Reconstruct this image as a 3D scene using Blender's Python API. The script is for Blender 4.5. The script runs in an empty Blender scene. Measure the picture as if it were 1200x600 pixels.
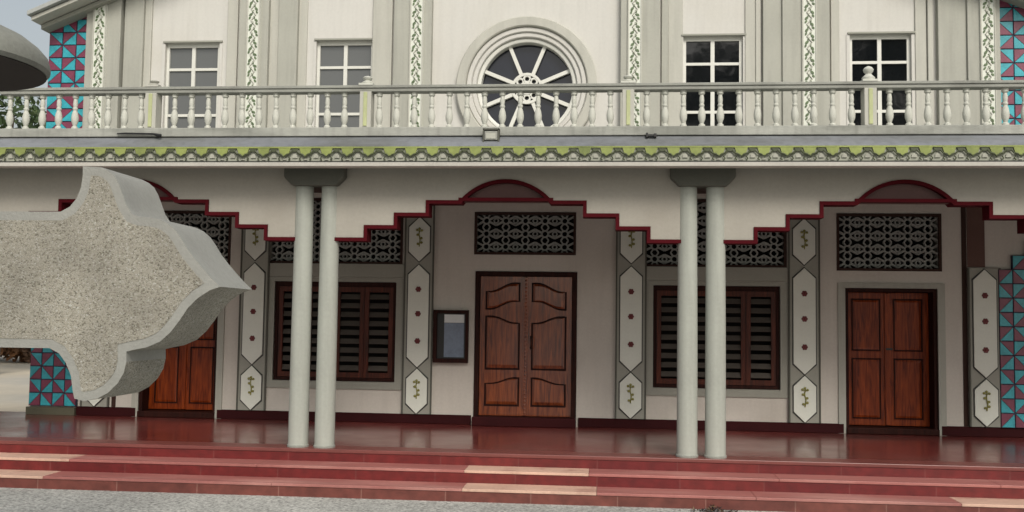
import bpy, bmesh, math, random
from mathutils import Vector, Matrix
from mathutils.geometry import tessellate_polygon
random.seed(7)
S = bpy.context.scene
COL = S.collection
E = 1.955                       # eye height above the ground; heights below are written relative to the eye

# ------------------------------------------------------------------ camera
YAW, PITCH, ROLL, F = 0.0923940, 0.0637903, 0.0139560, 1169.95
fw = Vector((-math.sin(YAW)*math.cos(PITCH), math.cos(YAW)*math.cos(PITCH), math.sin(PITCH)))
rt0 = Vector((math.cos(YAW), math.sin(YAW), 0)); up0 = rt0.cross(fw)
rt = rt0*math.cos(ROLL)+up0*math.sin(ROLL); up = -rt0*math.sin(ROLL)+up0*math.cos(ROLL)
cam = bpy.data.cameras.new('camera'); co = bpy.data.objects.new('camera', cam); COL.objects.link(co)
cam.sensor_width = 36; cam.lens = F/1200*36; cam.clip_start = .05; cam.clip_end = 4000
m = Matrix((rt, up, -fw)).transposed().to_4x4(); m.translation = Vector((0, 0, E)); co.matrix_world = m
S.camera = co

# ------------------------------------------------------------------ sky and light (soft, overcast)
wd = bpy.data.worlds.new('World'); S.world = wd; wd.use_nodes = True
nt = wd.node_tree; nt.nodes.clear()
sky = nt.nodes.new('ShaderNodeTexSky'); sky.sky_type = 'NISHITA'; sky.sun_disc = False
SUN_EL, SUN_AZ = math.radians(40), math.radians(160)     # azimuth clockwise from +Y
sky.sun_elevation = SUN_EL; sky.sun_rotation = SUN_AZ; sky.air_density = 1.6; sky.dust_density = 4.0; sky.ozone_density = 1.0
hs = nt.nodes.new('ShaderNodeHueSaturation'); hs.inputs['Saturation'].default_value = .42
bg = nt.nodes.new('ShaderNodeBackground'); bg.inputs['Strength'].default_value = .092
wo = nt.nodes.new('ShaderNodeOutputWorld')
nt.links.new(sky.outputs[0], hs.inputs['Color']); nt.links.new(hs.outputs[0], bg.inputs['Color']); nt.links.new(bg.outputs[0], wo.inputs['Surface'])
sl = bpy.data.lights.new('sun', 'SUN'); sl.energy = 1.75; sl.angle = math.radians(22); sl.color = (1.0, .95, .86)
so = bpy.data.objects.new('sun', sl); COL.objects.link(so)
sd = Vector((math.sin(SUN_AZ)*math.cos(SUN_EL), math.cos(SUN_AZ)*math.cos(SUN_EL), math.sin(SUN_EL)))
so.rotation_euler = sd.to_track_quat('Z', 'Y').to_euler(); so.location = (8, -14, 20)
S.view_settings.view_transform = 'Standard'; S.view_settings.look = 'None'
S.view_settings.exposure = 0.38; S.view_settings.gamma = 1.0; S.view_settings.use_curve_mapping = False
S.render.engine = 'CYCLES'

# ------------------------------------------------------------------ helpers
def w(x, y, Y):
    """the point at depth Y seen at photograph pixel x,y -> X, height above the eye"""
    d = rt*((x-600)/F)+up*((300-y)/F)+fw
    d = d*(Y/d.y); return d.x, d.z
W0 = 14.6      # wall plane
CX = -1.16     # middle of the facade

class MB:
    def __init__(s): s.v = []; s.f = []; s.m = []
    def add(s, vs, fs, mi=0):
        n = len(s.v); s.v += [tuple(q) for q in vs]; s.f += [tuple(i+n for i in q) for q in fs]; s.m += [mi]*len(fs); return s
    def box(s, x0, x1, y0, y1, z0, z1, mi=0):
        return s.add([(x0,y0,z0),(x1,y0,z0),(x1,y1,z0),(x0,y1,z0),(x0,y0,z1),(x1,y0,z1),(x1,y1,z1),(x0,y1,z1)],
              [(0,3,2,1),(4,5,6,7),(0,1,5,4),(1,2,6,5),(2,3,7,6),(3,0,4,7)], mi)
    def prism(s, pts, y0, y1, mi=0, y0pts=None):
        """XZ polygon given by pts, extruded from y0 (front) to y1; y0pts: other front outline"""
        n = len(pts); fp = y0pts or pts
        vs = [(x, y0, z) for x, z in fp]+[(x, y1, z) for x, z in pts]
        t = tessellate_polygon([[Vector((x, z, 0)) for x, z in fp]])
        t2 = tessellate_polygon([[Vector((x, z, 0)) for x, z in pts]])
        fs = [tuple(q) for q in t]+[tuple(n+i for i in reversed(q)) for q in t2]
        fs += [(i, (i+1) % n, n+(i+1) % n, n+i) for i in range(n)]
        return s.add(vs, fs, mi)
    def tube(s, pts, r, n=6, mi=0):
        pts = [Vector(q) for q in pts]; rr = r if isinstance(r, list) else [r]*len(pts); base = len(s.v)
        for i, q in enumerate(pts):
            d = (pts[min(i+1, len(pts)-1)]-pts[max(i-1, 0)]).normalized()
            a = d.cross(Vector((0, 0, 1)));  a = a if a.length > .1 else d.cross(Vector((0, 1, 0)))
            a.normalize(); b = d.cross(a)
            for k in range(n):
                t = 2*math.pi*k/n; s.v.append(tuple(q+(a*math.cos(t)+b*math.sin(t))*rr[i]))
        for i in range(len(pts)-1):
            for k in range(n):
                s.f.append((base+i*n+k, base+i*n+(k+1) % n, base+(i+1)*n+(k+1) % n, base+(i+1)*n+k)); s.m.append(mi)
        s.f.append(tuple(base+k for k in range(n))); s.m.append(mi)
        s.f.append(tuple(base+(len(pts)-1)*n+k for k in range(n))); s.m.append(mi)
        return s
    def lathe(s, prof, c, n=16, axis='z', mi=0):
        base = len(s.v)
        for r, h in prof:
            for k in range(n):
                t = 2*math.pi*k/n
                if axis == 'z': s.v.append((c[0]+r*math.cos(t), c[1]+r*math.sin(t), c[2]+h))
                else: s.v.append((c[0]+r*math.cos(t), c[1]+h, c[2]+r*math.sin(t)))
        for i in range(len(prof)-1):
            for k in range(n):
                s.f.append((base+i*n+k, base+i*n+(k+1) % n, base+(i+1)*n+(k+1) % n, base+(i+1)*n+k)); s.m.append(mi)
        for e in (0, len(prof)-1):
            if prof[e][0] > 1e-4: s.f.append(tuple(base+e*n+k for k in range(n))); s.m.append(mi)
        return s
    def holed(s, x0, x1, z0, z1, y0, y1, holes, mi=0):
        """a wall with rectangular holes, reveals included"""
        xs = sorted({x0, x1, *[h[0] for h in holes], *[h[1] for h in holes]}); zs = sorted({z0, z1, *[h[2] for h in holes], *[h[3] for h in holes]})
        solid = lambda x, z: x0 < x < x1 and z0 < z < z1 and not any(h[0] < x < h[1] and h[2] < z < h[3] for h in holes)
        for i in range(len(xs)-1):
            for j in range(len(zs)-1):
                a, b, c, d = xs[i], xs[i+1], zs[j], zs[j+1]; mx, mz = (a+b)/2, (c+d)/2
                if not solid(mx, mz): continue
                s.add([(a,y0,c),(b,y0,c),(b,y0,d),(a,y0,d)], [(0,1,2,3)], mi)
                s.add([(a,y1,c),(b,y1,c),(b,y1,d),(a,y1,d)], [(3,2,1,0)], mi)
                e = 1e-4
                if not solid(a-e, mz): s.add([(a,y0,c),(a,y0,d),(a,y1,d),(a,y1,c)], [(0,1,2,3)], mi)
                if not solid(b+e, mz): s.add([(b,y0,c),(b,y0,d),(b,y1,d),(b,y1,c)], [(3,2,1,0)], mi)
                if not solid(mx, c-e): s.add([(a,y0,c),(b,y0,c),(b,y1,c),(a,y1,c)], [(3,2,1,0)], mi)
                if not solid(mx, d+e): s.add([(a,y0,d),(b,y0,d),(b,y1,d),(a,y1,d)], [(0,1,2,3)], mi)
        return s

LOC = {}
def part(name, mb, mats, parent=None, origin=None, smooth=False, bevel=0, fix=True, weld=False):
    if not isinstance(mats, (list, tuple)): mats = [mats]
    pl = LOC[parent.name] if parent else Vector((0, 0, 0))
    og = Vector(origin) if origin is not None else pl
    me = bpy.data.meshes.new(name); me.from_pydata([tuple(Vector(v)-og) for v in mb.v], [], mb.f)
    for m_ in mats: me.materials.append(m_)
    for p_, i in zip(me.polygons, mb.m): p_.material_index = i
    if fix:
        b = bmesh.new(); b.from_mesh(me)
        if weld: bmesh.ops.remove_doubles(b, verts=b.verts, dist=1e-5)
        bmesh.ops.recalc_face_normals(b, faces=b.faces); b.to_mesh(me); b.free()
    if smooth:
        for p_ in me.polygons: p_.use_smooth = True
        try: me.set_sharp_from_angle(angle=math.radians(38))
        except Exception: pass
    me.update()
    o = bpy.data.objects.new(name, me); COL.objects.link(o)
    if parent: o.parent = parent; o.location = og-pl
    else: o.location = og+Vector((0, 0, E))
    if bevel:
        md = o.modifiers.new('bevel', 'BEVEL'); md.width = bevel; md.segments = 2; md.limit_method = 'ANGLE'; md.angle_limit = math.radians(40)
    LOC[o.name] = og
    return o
def thing(name, label, cat, loc, group=None):
    o = bpy.data.objects.new(name, None); COL.objects.link(o); o.empty_display_size = .2
    LOC[o.name] = Vector(loc); o.location = Vector(loc)+Vector((0, 0, E))
    return tag(o, label, cat, group)
def tag(o, label, cat, group=None, kind=None):
    if label: o['label'] = label
    if cat: o['category'] = cat
    if group: o['group'] = group
    if kind: o['kind'] = kind
    return o
def struct(name, mb, m_, **k):
    o = part(name, mb, m_, **k); o['kind'] = 'structure'; return o
def dup(o, dx=0, dy=0, dz=0, parent=None):
    """copy of a part with its sub-parts, moved"""
    c = o.copy(); COL.objects.link(c); p_ = parent or o.parent
    c.parent = p_; wl = LOC[o.name]+Vector((dx, dy, dz)); LOC[c.name] = wl
    c.location = wl-(LOC[p_.name] if p_ else Vector((0, 0, 0)))
    for ch in list(o.children):
        g = ch.copy(); COL.objects.link(g); g.parent = c; g.location = ch.location.copy(); LOC[g.name] = LOC[ch.name]+Vector((dx, dy, dz))
    return c

# ------------------------------------------------------------------ materials
def mat(name, col, rough=.7, var=.12, scale=3.0, fine=40, bump=.0, bscale=60, streak=0., spec=.5, col2=None, c2scale=1.2, c2lo=.5, c2hi=.7, coat=0, stretch=(1, 1, 1), rvar=.0):
    m_ = bpy.data.materials.new(name); m_.use_nodes = True; n = m_.node_tree.nodes; l = m_.node_tree.links
    b = n['Principled BSDF']; b.inputs['Roughness'].default_value = rough; b.inputs['Specular IOR Level'].default_value = spec
    if coat: b.inputs['Coat Weight'].default_value = coat; b.inputs['Coat Roughness'].default_value = .08
    tc = n.new('ShaderNodeTexCoord'); mp = n.new('ShaderNodeMapping'); mp.inputs['Scale'].default_value = stretch
    geo = n.new('ShaderNodeNewGeometry'); l.new(geo.outputs['Position'], mp.inputs[0]) if False else l.new(tc.outputs['Object'], mp.inputs[0])
    def noise(sc, det=4):
        q = n.new('ShaderNodeTexNoise'); q.inputs['Scale'].default_value = sc; q.inputs['Detail'].default_value = det; l.new(mp.outputs[0], q.inputs['Vector']); return q
    a = noise(scale); f_ = noise(fine, 3)
    ad = n.new('ShaderNodeMath'); ad.operation = 'ADD'; l.new(a.outputs[0], ad.inputs[0])
    f2 = n.new('ShaderNodeMath'); f2.operation = 'MULTIPLY'; l.new(f_.outputs[0], f2.inputs[0]); f2.inputs[1].default_value = .6; l.new(f2.outputs[0], ad.inputs[1])
    mr = n.new('ShaderNodeMapRange'); l.new(ad.outputs[0], mr.inputs[0]); mr.inputs[1].default_value = .5; mr.inputs[2].default_value = 1.1
    mr.inputs[3].default_value = 1-var; mr.inputs[4].default_value = 1+var
    base = n.new('ShaderNodeRGB'); base.outputs[0].default_value = (*col, 1); last = base.outputs[0]
    if col2:
        q = noise(c2scale, 6); cr = n.new('ShaderNodeMapRange'); l.new(q.outputs[0], cr.inputs[0]); cr.inputs[1].default_value = c2lo; cr.inputs[2].default_value = c2hi
        mx = n.new('ShaderNodeMix'); mx.data_type = 'RGBA'; l.new(cr.outputs[0], mx.inputs[0]); l.new(last, mx.inputs[6]); mx.inputs[7].default_value = (*col2, 1); last = mx.outputs[2]
    if streak:
        mp2 = n.new('ShaderNodeMapping'); mp2.inputs['Scale'].default_value = (5, 5, .35); l.new(tc.outputs['Object'], mp2.inputs[0])
        q = n.new('ShaderNodeTexNoise'); q.inputs['Scale'].default_value = 2.2; q.inputs['Detail'].default_value = 6; l.new(mp2.outputs[0], q.inputs['Vector'])
        r2 = n.new('ShaderNodeMapRange'); l.new(q.outputs[0], r2.inputs[0]); r2.inputs[1].default_value = .48; r2.inputs[2].default_value = .75; r2.inputs[3].default_value = 1; r2.inputs[4].default_value = 1-streak
        mm = n.new('ShaderNodeMath'); mm.operation = 'MULTIPLY'; l.new(mr.outputs[0], mm.inputs[0]); l.new(r2.outputs[0], mm.inputs[1]); val = mm.outputs[0]
    else: val = mr.outputs[0]
    vm = n.new('ShaderNodeVectorMath'); vm.operation = 'SCALE'; l.new(last, vm.inputs[0]); l.new(val, vm.inputs['Scale'])
    l.new(vm.outputs[0], b.inputs['Base Color'])
    if rvar:
        rr = n.new('ShaderNodeMapRange'); l.new(a.outputs[0], rr.inputs[0]); rr.inputs[1].default_value = .3; rr.inputs[2].default_value = .7
        rr.inputs[3].default_value = max(0, rough-rvar); rr.inputs[4].default_value = rough+rvar; l.new(rr.outputs[0], b.inputs['Roughness'])
    if bump:
        q = noise(bscale, 3); bp = n.new('ShaderNodeBump'); bp.inputs['Strength'].default_value = bump; bp.inputs['Distance'].default_value = .01
        l.new(q.outputs[0], bp.inputs['Height']); l.new(bp.outputs[0], b.inputs['Normal'])
    return m_
def srgb(r, g, b):
    f = lambda c: (c/255/12.92 if c <= 10 else ((c/255+.055)/1.055)**2.4); return (f(r), f(g), f(b))

M = {}
M['wall'] = mat('cream wall paint', (.55, .515, .465), .85, .08, 1.1, 30, .15, 90, streak=.05, spec=.2, col2=(.47, .435, .385), c2scale=.9, c2lo=.5, c2hi=.8)
M['upper'] = mat('pale cream wall paint', (.565, .555, .52), .85, .06, .8, 25, .15, 90, streak=.07, spec=.3, col2=(.49, .475, .43), c2scale=.8, c2lo=.48, c2hi=.75)
M['beam'] = mat('beige beam paint', (.34, .32, .28), .85, .08, .9, 25, .15, 90, streak=.03, spec=.2, col2=(.28, .26, .225), c2scale=.9, c2lo=.5, c2hi=.8)
M['grey'] = mat('grey green pilaster paint', (.37, .37, .325), .75, .07, 1.5, 30, .1, 90, streak=.16, spec=.3)
M['greyl'] = mat('light grey green paint', (.44, .435, .385), .75, .06, 1.5, 30, .1, 90, streak=.12)
M['lower_grey'] = mat('grey band paint', (.29, .29, .25), .75, .07, 1.5, 30, .1, 90)
M['column'] = mat('pale green column paint', (.335, .348, .31), .7, .08, 1.6, 30, .12, 60, streak=.14, spec=.3)
M['capital'] = mat('grey capital paint', (.095, .095, .08), .8, .12, 2, 30, .1, 60, spec=.2)
M['red_trim'] = mat('dark red trim paint', (.06, .003, .006), .8, .15, 3, 30, spec=.1)
M['lunette'] = mat('brown pink lunette paint', (.10, .05, .045), .7, .08, 3, 30)
M['ceiling'] = mat('darkened brown porch ceiling', (.07, .048, .038), .8, .08, 1, 30)  # ceiling colour darkened to cut bounce and deepen the porch's shade
M['plinth'] = mat('dark red plinth paint', (.03, .003, .004), .7, .2, 3, 30, spec=.15)
M['floor'] = mat('polished red oxide floor', (.15, .032, .028), .19, .28, 1.1, 14, .012, 12, spec=.5, col2=(.13, .05, .044), c2scale=.7, rvar=.07)
M['white'] = mat('white ornament paint', (.64, .66, .59), .65, .06, 4, 30, .1, 60)
M['panelwhite'] = mat('white green panel paint', (.66, .68, .61), .6, .05, 4, 30, .05, 60)
M['dark_line'] = mat('dark outline paint', (.035, .035, .03), .6, .1, 4, 30)
M['rosette'] = mat('red rosette paint', (.12, .008, .010), .5, .1, 4, 30)
M['gold'] = mat('gold green motif paint', (.22, .21, .05), .5, .2, 30, 60)
M['rail'] = mat('weathered grey concrete rail', (.27, .275, .245), .8, .14, 2.5, 40, .3, 60, col2=(.20, .20, .18), c2scale=1.6)
M['slab'] = mat('weathered grey slab', (.35, .355, .32), .85, .16, 2, 30, .3, 60, streak=.25, col2=(.22, .225, .20), c2scale=1.6, c2lo=.45, c2hi=.65, stretch=(.5, 1, 2))
M['apron'] = mat('blue grey sloped apron', (.185, .195, .21), .85, .2, 2, 30, .3, 60, streak=.2, col2=(.125, .13, .125), c2scale=1.6, c2lo=.45, c2hi=.65, stretch=(.4, 1, 2))
M['baluster'] = mat('white baluster paint', (.50, .505, .45), .75, .12, 6, 30, .2, 60)
M['fascia'] = mat('grey white fascia', (.30, .31, .255), .8, .15, 3, 30, .2, 60)
M['lime'] = mat('lime green ornament paint', (.235, .275, .075), .65, .2, 3, 30, .2, 60, col2=(.14, .17, .05), c2scale=1.7, c2lo=.52, c2hi=.72)
M['fascia_petal'] = mat('pale grey petal paint', (.33, .33, .28), .75, .25, 4, 30)
M['ornleaf'] = mat('dull green leaf ornament', (.095, .14, .065), .6, .4, 14, 40)
M['leafgreen'] = mat('dark green ornament paint', (.055, .065, .03), .6, .25, 8, 30)
M['pattern_dark'] = mat('dark green recess paint', (.06, .075, .055), .7, .2, 8, 30)
M['winframe'] = mat('white window paint', (.62, .62, .57), .5, .05, 4, 30)
M['teal'] = mat('teal ceramic tile', (.03, .32, .38), .3, .25, 9, 40, coat=.05)
M['maroon'] = mat('maroon ceramic tile', (.17, .032, .065), .35, .25, 9, 40, coat=.05)
M['grout'] = mat('dark grout', (.025, .025, .05), .8, .1, 9, 40)
M['teal_d'] = M['teal']
M['olive'] = mat('olive footing paint', (.09, .085, .055), .8, .2, 3, 30)
M['roof'] = mat('grey roof concrete', (.33, .345, .33), .85, .12, 2, 30, .3, 60)
M['lattice'] = mat('grey lattice block', (.27, .28, .26), .75, .15, 6, 40)
M['dark_in'] = mat('painted interior darkness', (.012, .011, .010), .9, .1, 3, 30)
M['vent_frame'] = mat('dark vent frame', (.045, .025, .02), .7, .1, 3, 30, spec=.1)
M['slat'] = mat('brown grey louvre slat', (.095, .082, .07), .45, .15, 5, 40)
M['curtain'] = mat('grey window curtain', (.22, .22, .22), .85, .12, 3, 30, stretch=(6, 1, .5))
M['black'] = mat('black plastic', (.012, .012, .012), .5, .1, 5, 30)
M['stone_smooth'] = mat('smooth cement band', (.285, .285, .26), .7, .12, 6, 60, .25, 120)
M['metal'] = mat('brass handle', (.3, .2, .08), .35, .1, 5, 30)
M['greymetal'] = mat('painted metal box', (.38, .38, .33), .5, .1, 5, 30)
M['sand'] = mat('pale courtyard sand', (.50, .44, .34), .9, .12, .25, 3, col2=(.34, .33, .30), c2scale=.12)
M['bark'] = mat('tree bark', (.09, .065, .045), .9, .3, 5, 30)

def wood(name, c1, c2, rough=.25, coat=.5, sc=(14, 14, 1.2), spec=.3):
    m_ = bpy.data.materials.new(name); m_.use_nodes = True; n = m_.node_tree.nodes; l = m_.node_tree.links; b = n['Principled BSDF']
    tc = n.new('ShaderNodeTexCoord'); mp = n.new('ShaderNodeMapping'); mp.inputs['Scale'].default_value = sc; l.new(tc.outputs['Object'], mp.inputs[0])
    q = n.new('ShaderNodeTexNoise'); q.inputs['Scale'].default_value = 1.6; q.inputs['Detail'].default_value = 7; q.inputs['Distortion'].default_value = 1.2; l.new(mp.outputs[0], q.inputs['Vector'])
    cr = n.new('ShaderNodeValToRGB'); cr.color_ramp.elements[0].position = .34; cr.color_ramp.elements[0].color = (*c1, 1); cr.color_ramp.elements[1].position = .68; cr.color_ramp.elements[1].color = (*c2, 1)
    l.new(q.outputs[0], cr.inputs[0]); l.new(cr.outputs[0], b.inputs['Base Color']); b.inputs['Roughness'].default_value = rough
    b.inputs['Coat Weight'].default_value = coat; b.inputs['Coat Roughness'].default_value = .12; b.inputs['Specular IOR Level'].default_value = spec
    bp = n.new('ShaderNodeBump'); bp.inputs['Strength'].default_value = .12; bp.inputs['Distance'].default_value = .004; l.new(q.outputs[0], bp.inputs['Height']); l.new(bp.outputs[0], b.inputs['Normal'])
    return m_
M['wood'] = wood('varnished teak', (.085, .014, .003), (.27, .060, .012), .3, .9)
M['wood2'] = wood('red brown varnished wood', (.095, .011, .001), (.27, .045, .005), .38, .12, spec=.2)
M['wooddark'] = wood('dark frame wood', (.014, .004, .003), (.035, .009, .006), .6, .0, spec=.12)
M['woodlouv'] = wood('louvre frame wood', (.035, .008, .004), (.10, .020, .008), .5, .0, spec=.25)

def glass(name, col, rough=.06):
    m_ = bpy.data.materials.new(name); m_.use_nodes = True; b = m_.node_tree.nodes['Principled BSDF']
    n = m_.node_tree.nodes; l = m_.node_tree.links
    q = n.new('ShaderNodeTexNoise'); q.inputs['Scale'].default_value = 3; tc = n.new('ShaderNodeTexCoord'); l.new(tc.outputs['Object'], q.inputs['Vector'])
    bp = n.new('ShaderNodeBump'); bp.inputs['Strength'].default_value = .1; bp.inputs['Distance'].default_value = .02; l.new(q.outputs[0], bp.inputs['Height']); l.new(bp.outputs[0], b.inputs['Normal'])
    b.inputs['Base Color'].default_value = (*col, 1); b.inputs['Roughness'].default_value = rough; b.inputs['Specular IOR Level'].default_value = .5
    return m_
M['glass_dark'] = glass('dark window glass', (.006, .007, .008), .05)
M['glass_dark'].node_tree.nodes['Principled BSDF'].inputs['Specular IOR Level'].default_value = .5
M['glass_grey'] = glass('grey curtained glass', (.115, .12, .12), .12)
M['glass_blue'] = glass('blue black rose glass', (.012, .014, .022), .06)

def pebble():
    m_ = bpy.data.materials.new('pebble dash'); m_.use_nodes = True; n = m_.node_tree.nodes; l = m_.node_tree.links; b = n['Principled BSDF']
    tc = n.new('ShaderNodeTexCoord')
    v = n.new('ShaderNodeTexVoronoi'); v.inputs['Scale'].default_value = 240; l.new(tc.outputs['Object'], v.inputs['Vector'])
    cr = n.new('ShaderNodeValToRGB'); e = cr.color_ramp.elements; e[0].position = 0; e[0].color = (.17, .155, .12, 1); e[1].position = 1; e[1].color = (.56, .55, .50, 1)
    for p_, c in ((.12, (.27, .25, .20)), (.35, (.41, .385, .315)), (.6, (.44, .42, .355)), (.85, (.37, .345, .285))):
        x = e.new(p_); x.color = (*c, 1)
    sep = n.new('ShaderNodeSeparateColor'); l.new(v.outputs['Color'], sep.inputs[0]); l.new(sep.outputs[0], cr.inputs[0])
    q = n.new('ShaderNodeTexNoise'); q.inputs['Scale'].default_value = 5; q.inputs['Detail'].default_value = 5; l.new(tc.outputs['Object'], q.inputs['Vector'])
    mr = n.new('ShaderNodeMapRange'); l.new(q.outputs[0], mr.inputs[0]); mr.inputs[1].default_value = .3; mr.inputs[2].default_value = .7; mr.inputs[3].default_value = .60; mr.inputs[4].default_value = .86
    vm = n.new('ShaderNodeVectorMath'); vm.operation = 'SCALE'; l.new(cr.outputs[0], vm.inputs[0]); l.new(mr.outputs[0], vm.inputs['Scale']); l.new(vm.outputs[0], b.inputs['Base Color'])
    bp = n.new('ShaderNodeBump'); bp.inputs['Strength'].default_value = .6; bp.inputs['Distance'].default_value = .003; bp.invert = True
    l.new(v.outputs['Distance'], bp.inputs['Height']); l.new(bp.outputs[0], b.inputs['Normal']); b.inputs['Roughness'].default_value = .85
    return m_
M['pebble'] = pebble()

def ground_mat():
    m_ = bpy.data.materials.new('grey grit paving'); m_.use_nodes = True; n = m_.node_tree.nodes; l = m_.node_tree.links; b = n['Principled BSDF']
    tc = n.new('ShaderNodeTexCoord')
    v = n.new('ShaderNodeTexNoise'); v.inputs['Scale'].default_value = 30; v.inputs['Detail'].default_value = 6; v.inputs['Roughness'].default_value = .7; l.new(tc.outputs['Object'], v.inputs['Vector'])
    cr = n.new('ShaderNodeValToRGB'); e = cr.color_ramp.elements; e[0].position = .33; e[0].color = (.12, .12, .11, 1); e[1].position = .64; e[1].color = (.60, .60, .56, 1)
    l.new(v.outputs[0], cr.inputs[0])
    q = n.new('ShaderNodeTexNoise'); q.inputs['Scale'].default_value = 1.2; q.inputs['Detail'].default_value = 6; l.new(tc.outputs['Object'], q.inputs['Vector'])
    mr = n.new('ShaderNodeMapRange'); l.new(q.outputs[0], mr.inputs[0]); mr.inputs[1].default_value = .3; mr.inputs[2].default_value = .7; mr.inputs[3].default_value = .82; mr.inputs[4].default_value = 1.1
    vm = n.new('ShaderNodeVectorMath'); vm.operation = 'SCALE'; l.new(cr.outputs[0], vm.inputs[0]); l.new(mr.outputs[0], vm.inputs['Scale']); l.new(vm.outputs[0], b.inputs['Base Color'])
    bp = n.new('ShaderNodeBump'); bp.inputs['Strength'].default_value = .5; bp.inputs['Distance'].default_value = .006; l.new(v.outputs[0], bp.inputs['Height']); l.new(bp.outputs[0], b.inputs['Normal'])
    b.inputs['Roughness'].default_value = .9; return m_
M['ground'] = ground_mat()

def riser_mat(name, c1, c2, mortar, width=.9):
    m_ = bpy.data.materials.new(name); m_.use_nodes = True; n = m_.node_tree.nodes; l = m_.node_tree.links; b = n['Principled BSDF']
    tc = n.new('ShaderNodeTexCoord'); sx = n.new('ShaderNodeSeparateXYZ'); l.new(tc.outputs['Object'], sx.inputs[0])
    cb = n.new('ShaderNodeCombineXYZ'); l.new(sx.outputs[0], cb.inputs[0])
    br = n.new('ShaderNodeTexBrick'); br.offset = 0; br.inputs['Scale'].default_value = 1; br.inputs['Brick Width'].default_value = width; br.inputs['Row Height'].default_value = 10
    br.inputs['Mortar Size'].default_value = .006; br.inputs['Color1'].default_value = (*c1, 1); br.inputs['Color2'].default_value = (*c2, 1); br.inputs['Mortar'].default_value = (*mortar, 1)
    mo = n.new('ShaderNodeVectorMath'); mo.operation = 'ADD'; mo.inputs[1].default_value = (50.2, 5, 0); l.new(cb.outputs[0], mo.inputs[0]); l.new(mo.outputs[0], br.inputs['Vector'])
    q = n.new('ShaderNodeTexNoise'); q.inputs['Scale'].default_value = 9; q.inputs['Detail'].default_value = 6; l.new(tc.outputs['Object'], q.inputs['Vector'])
    mr = n.new('ShaderNodeMapRange'); l.new(q.outputs[0], mr.inputs[0]); mr.inputs[1].default_value = .3; mr.inputs[2].default_value = .7; mr.inputs[3].default_value = .75; mr.inputs[4].default_value = 1.25
    vm = n.new('ShaderNodeVectorMath'); vm.operation = 'SCALE'; l.new(br.outputs[0], vm.inputs[0]); l.new(mr.outputs[0], vm.inputs['Scale']); l.new(vm.outputs[0], b.inputs['Base Color'])
    b.inputs['Roughness'].default_value = .45; return m_
M['riser'] = riser_mat('red step riser', (.11, .008, .009), (.135, .013, .012), (.15, .035, .032))
M['riser_dusty'] = riser_mat('dusty red bottom riser', (.12, .032, .025), (.15, .042, .032), (.22, .10, .08), .92)
M['tread'] = mat('worn pink tread', (.34, .125, .11), .5, .2, 2, 30, col2=(.44, .22, .19), c2scale=1.4, c2lo=.5, c2hi=.7, stretch=(.5, 2, 1))
M['tread_pale'] = mat('pale pink cream tread', (.58, .38, .29), .6, .16, 2, 30, col2=(.36, .18, .14), c2scale=3.5, c2lo=.55, c2hi=.75)

# ================================================================== ground
g = MB(); g.add([(-600, -200, -E), (600, -200, -E), (600, 900, -E), (-600, 900, -E)], [(0, 1, 2, 3)])
struct('ground', g, M['ground'], fix=False)
g = MB(); g.add([(-60, 15.4, -E+.004), (-8.9, 15.4, -E+.004), (-8.9, 70, -E+.004), (-60, 70, -E+.004)], [(0, 1, 2, 3)])
struct('courtyard', g, M['sand'], fix=False)

# ================================================================== church
church = thing('church_building', 'cream church facade with red stepped arch porch, round window and balustraded balcony', 'church', (CX, W0, -E))
ZF, FE = -1.535, 11.5
XL, XR = -8.70, 6.38
# ---- floor and steps
part('porch_floor', MB().box(-13, 10.5, FE+.34, W0+.3, -1.60, ZF), M['floor'], church)
part('floor_nosing', MB().box(-13, 10.5, FE, FE+.34, -1.575, ZF+.002), mat('red nosing band', (.17, .05, .043), .35, .2, 2, 30), church, bevel=.006)
b = MB().box(-13, 10.5, FE+.01, FE+.34, -1.675, -1.577); part('riser', b, M['riser'], church)
def tread_row(y0, y1, z, segs):
    x = -13.0
    for x1, pale in segs:
        o = part('tread', MB().box(x, x1-.003, y0, y1, z-.03, z), M['tread_pale'] if pale else M['tread'], church, bevel=.004)
        if pale: o['label'] = 'paler cream tread tile'
        x = x1
tread_row(11.13, 11.51, -1.675, [(-6.13, 1), (-3.9, 0), (-1.53, 0), (-.15, 1), (1.9, 0), (4.2, 0), (10.5, 0)])
part('riser', MB().box(-13, 10.5, 11.14, 11.5, -1.815, -1.707), M['riser'], church)
tread_row(10.75, 11.14, -1.815, [(-6.22, 1), (-3.6, 0), (-1.5, 0), (-.06, 1), (1.6, 0), (3.67, 0), (10.5, 1)])
part('riser', MB().box(-13, 10.5, 10.76, 11.13, -1.97, -1.847), M['riser_dusty'], church)

# ---- lower wall with openings
doors = [(CX-5.22, .60, .52), (CX+.02, .75, .71), (CX+5.21, .635, .52)]
lou = [(CX-2.83, .925), (CX+2.77, .90)]
LZ0, LZ1 = -.945, .53
holes = [(c-h_, c+h_, -1.535, t) for c, h_, t in doors]+[(c-h_, c+h_, LZ0, LZ1) for c, h_ in lou]
vents = [(CX-.73, CX+.72, .98, 1.56), (CX+4.49, CX+5.89, .79, 1.56), (CX-5.89, CX-4.49, .79, 1.56), (CX-3.87, CX-1.85, .82, 1.76), (CX+1.75, CX+3.74, .82, 1.76)]
holes += vents
zs = -1.40
wl = MB().holed(XL, XR, ZF, 1.95, W0, W0+.25, holes); part('lower_wall', wl, M['wall'], church)
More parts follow.
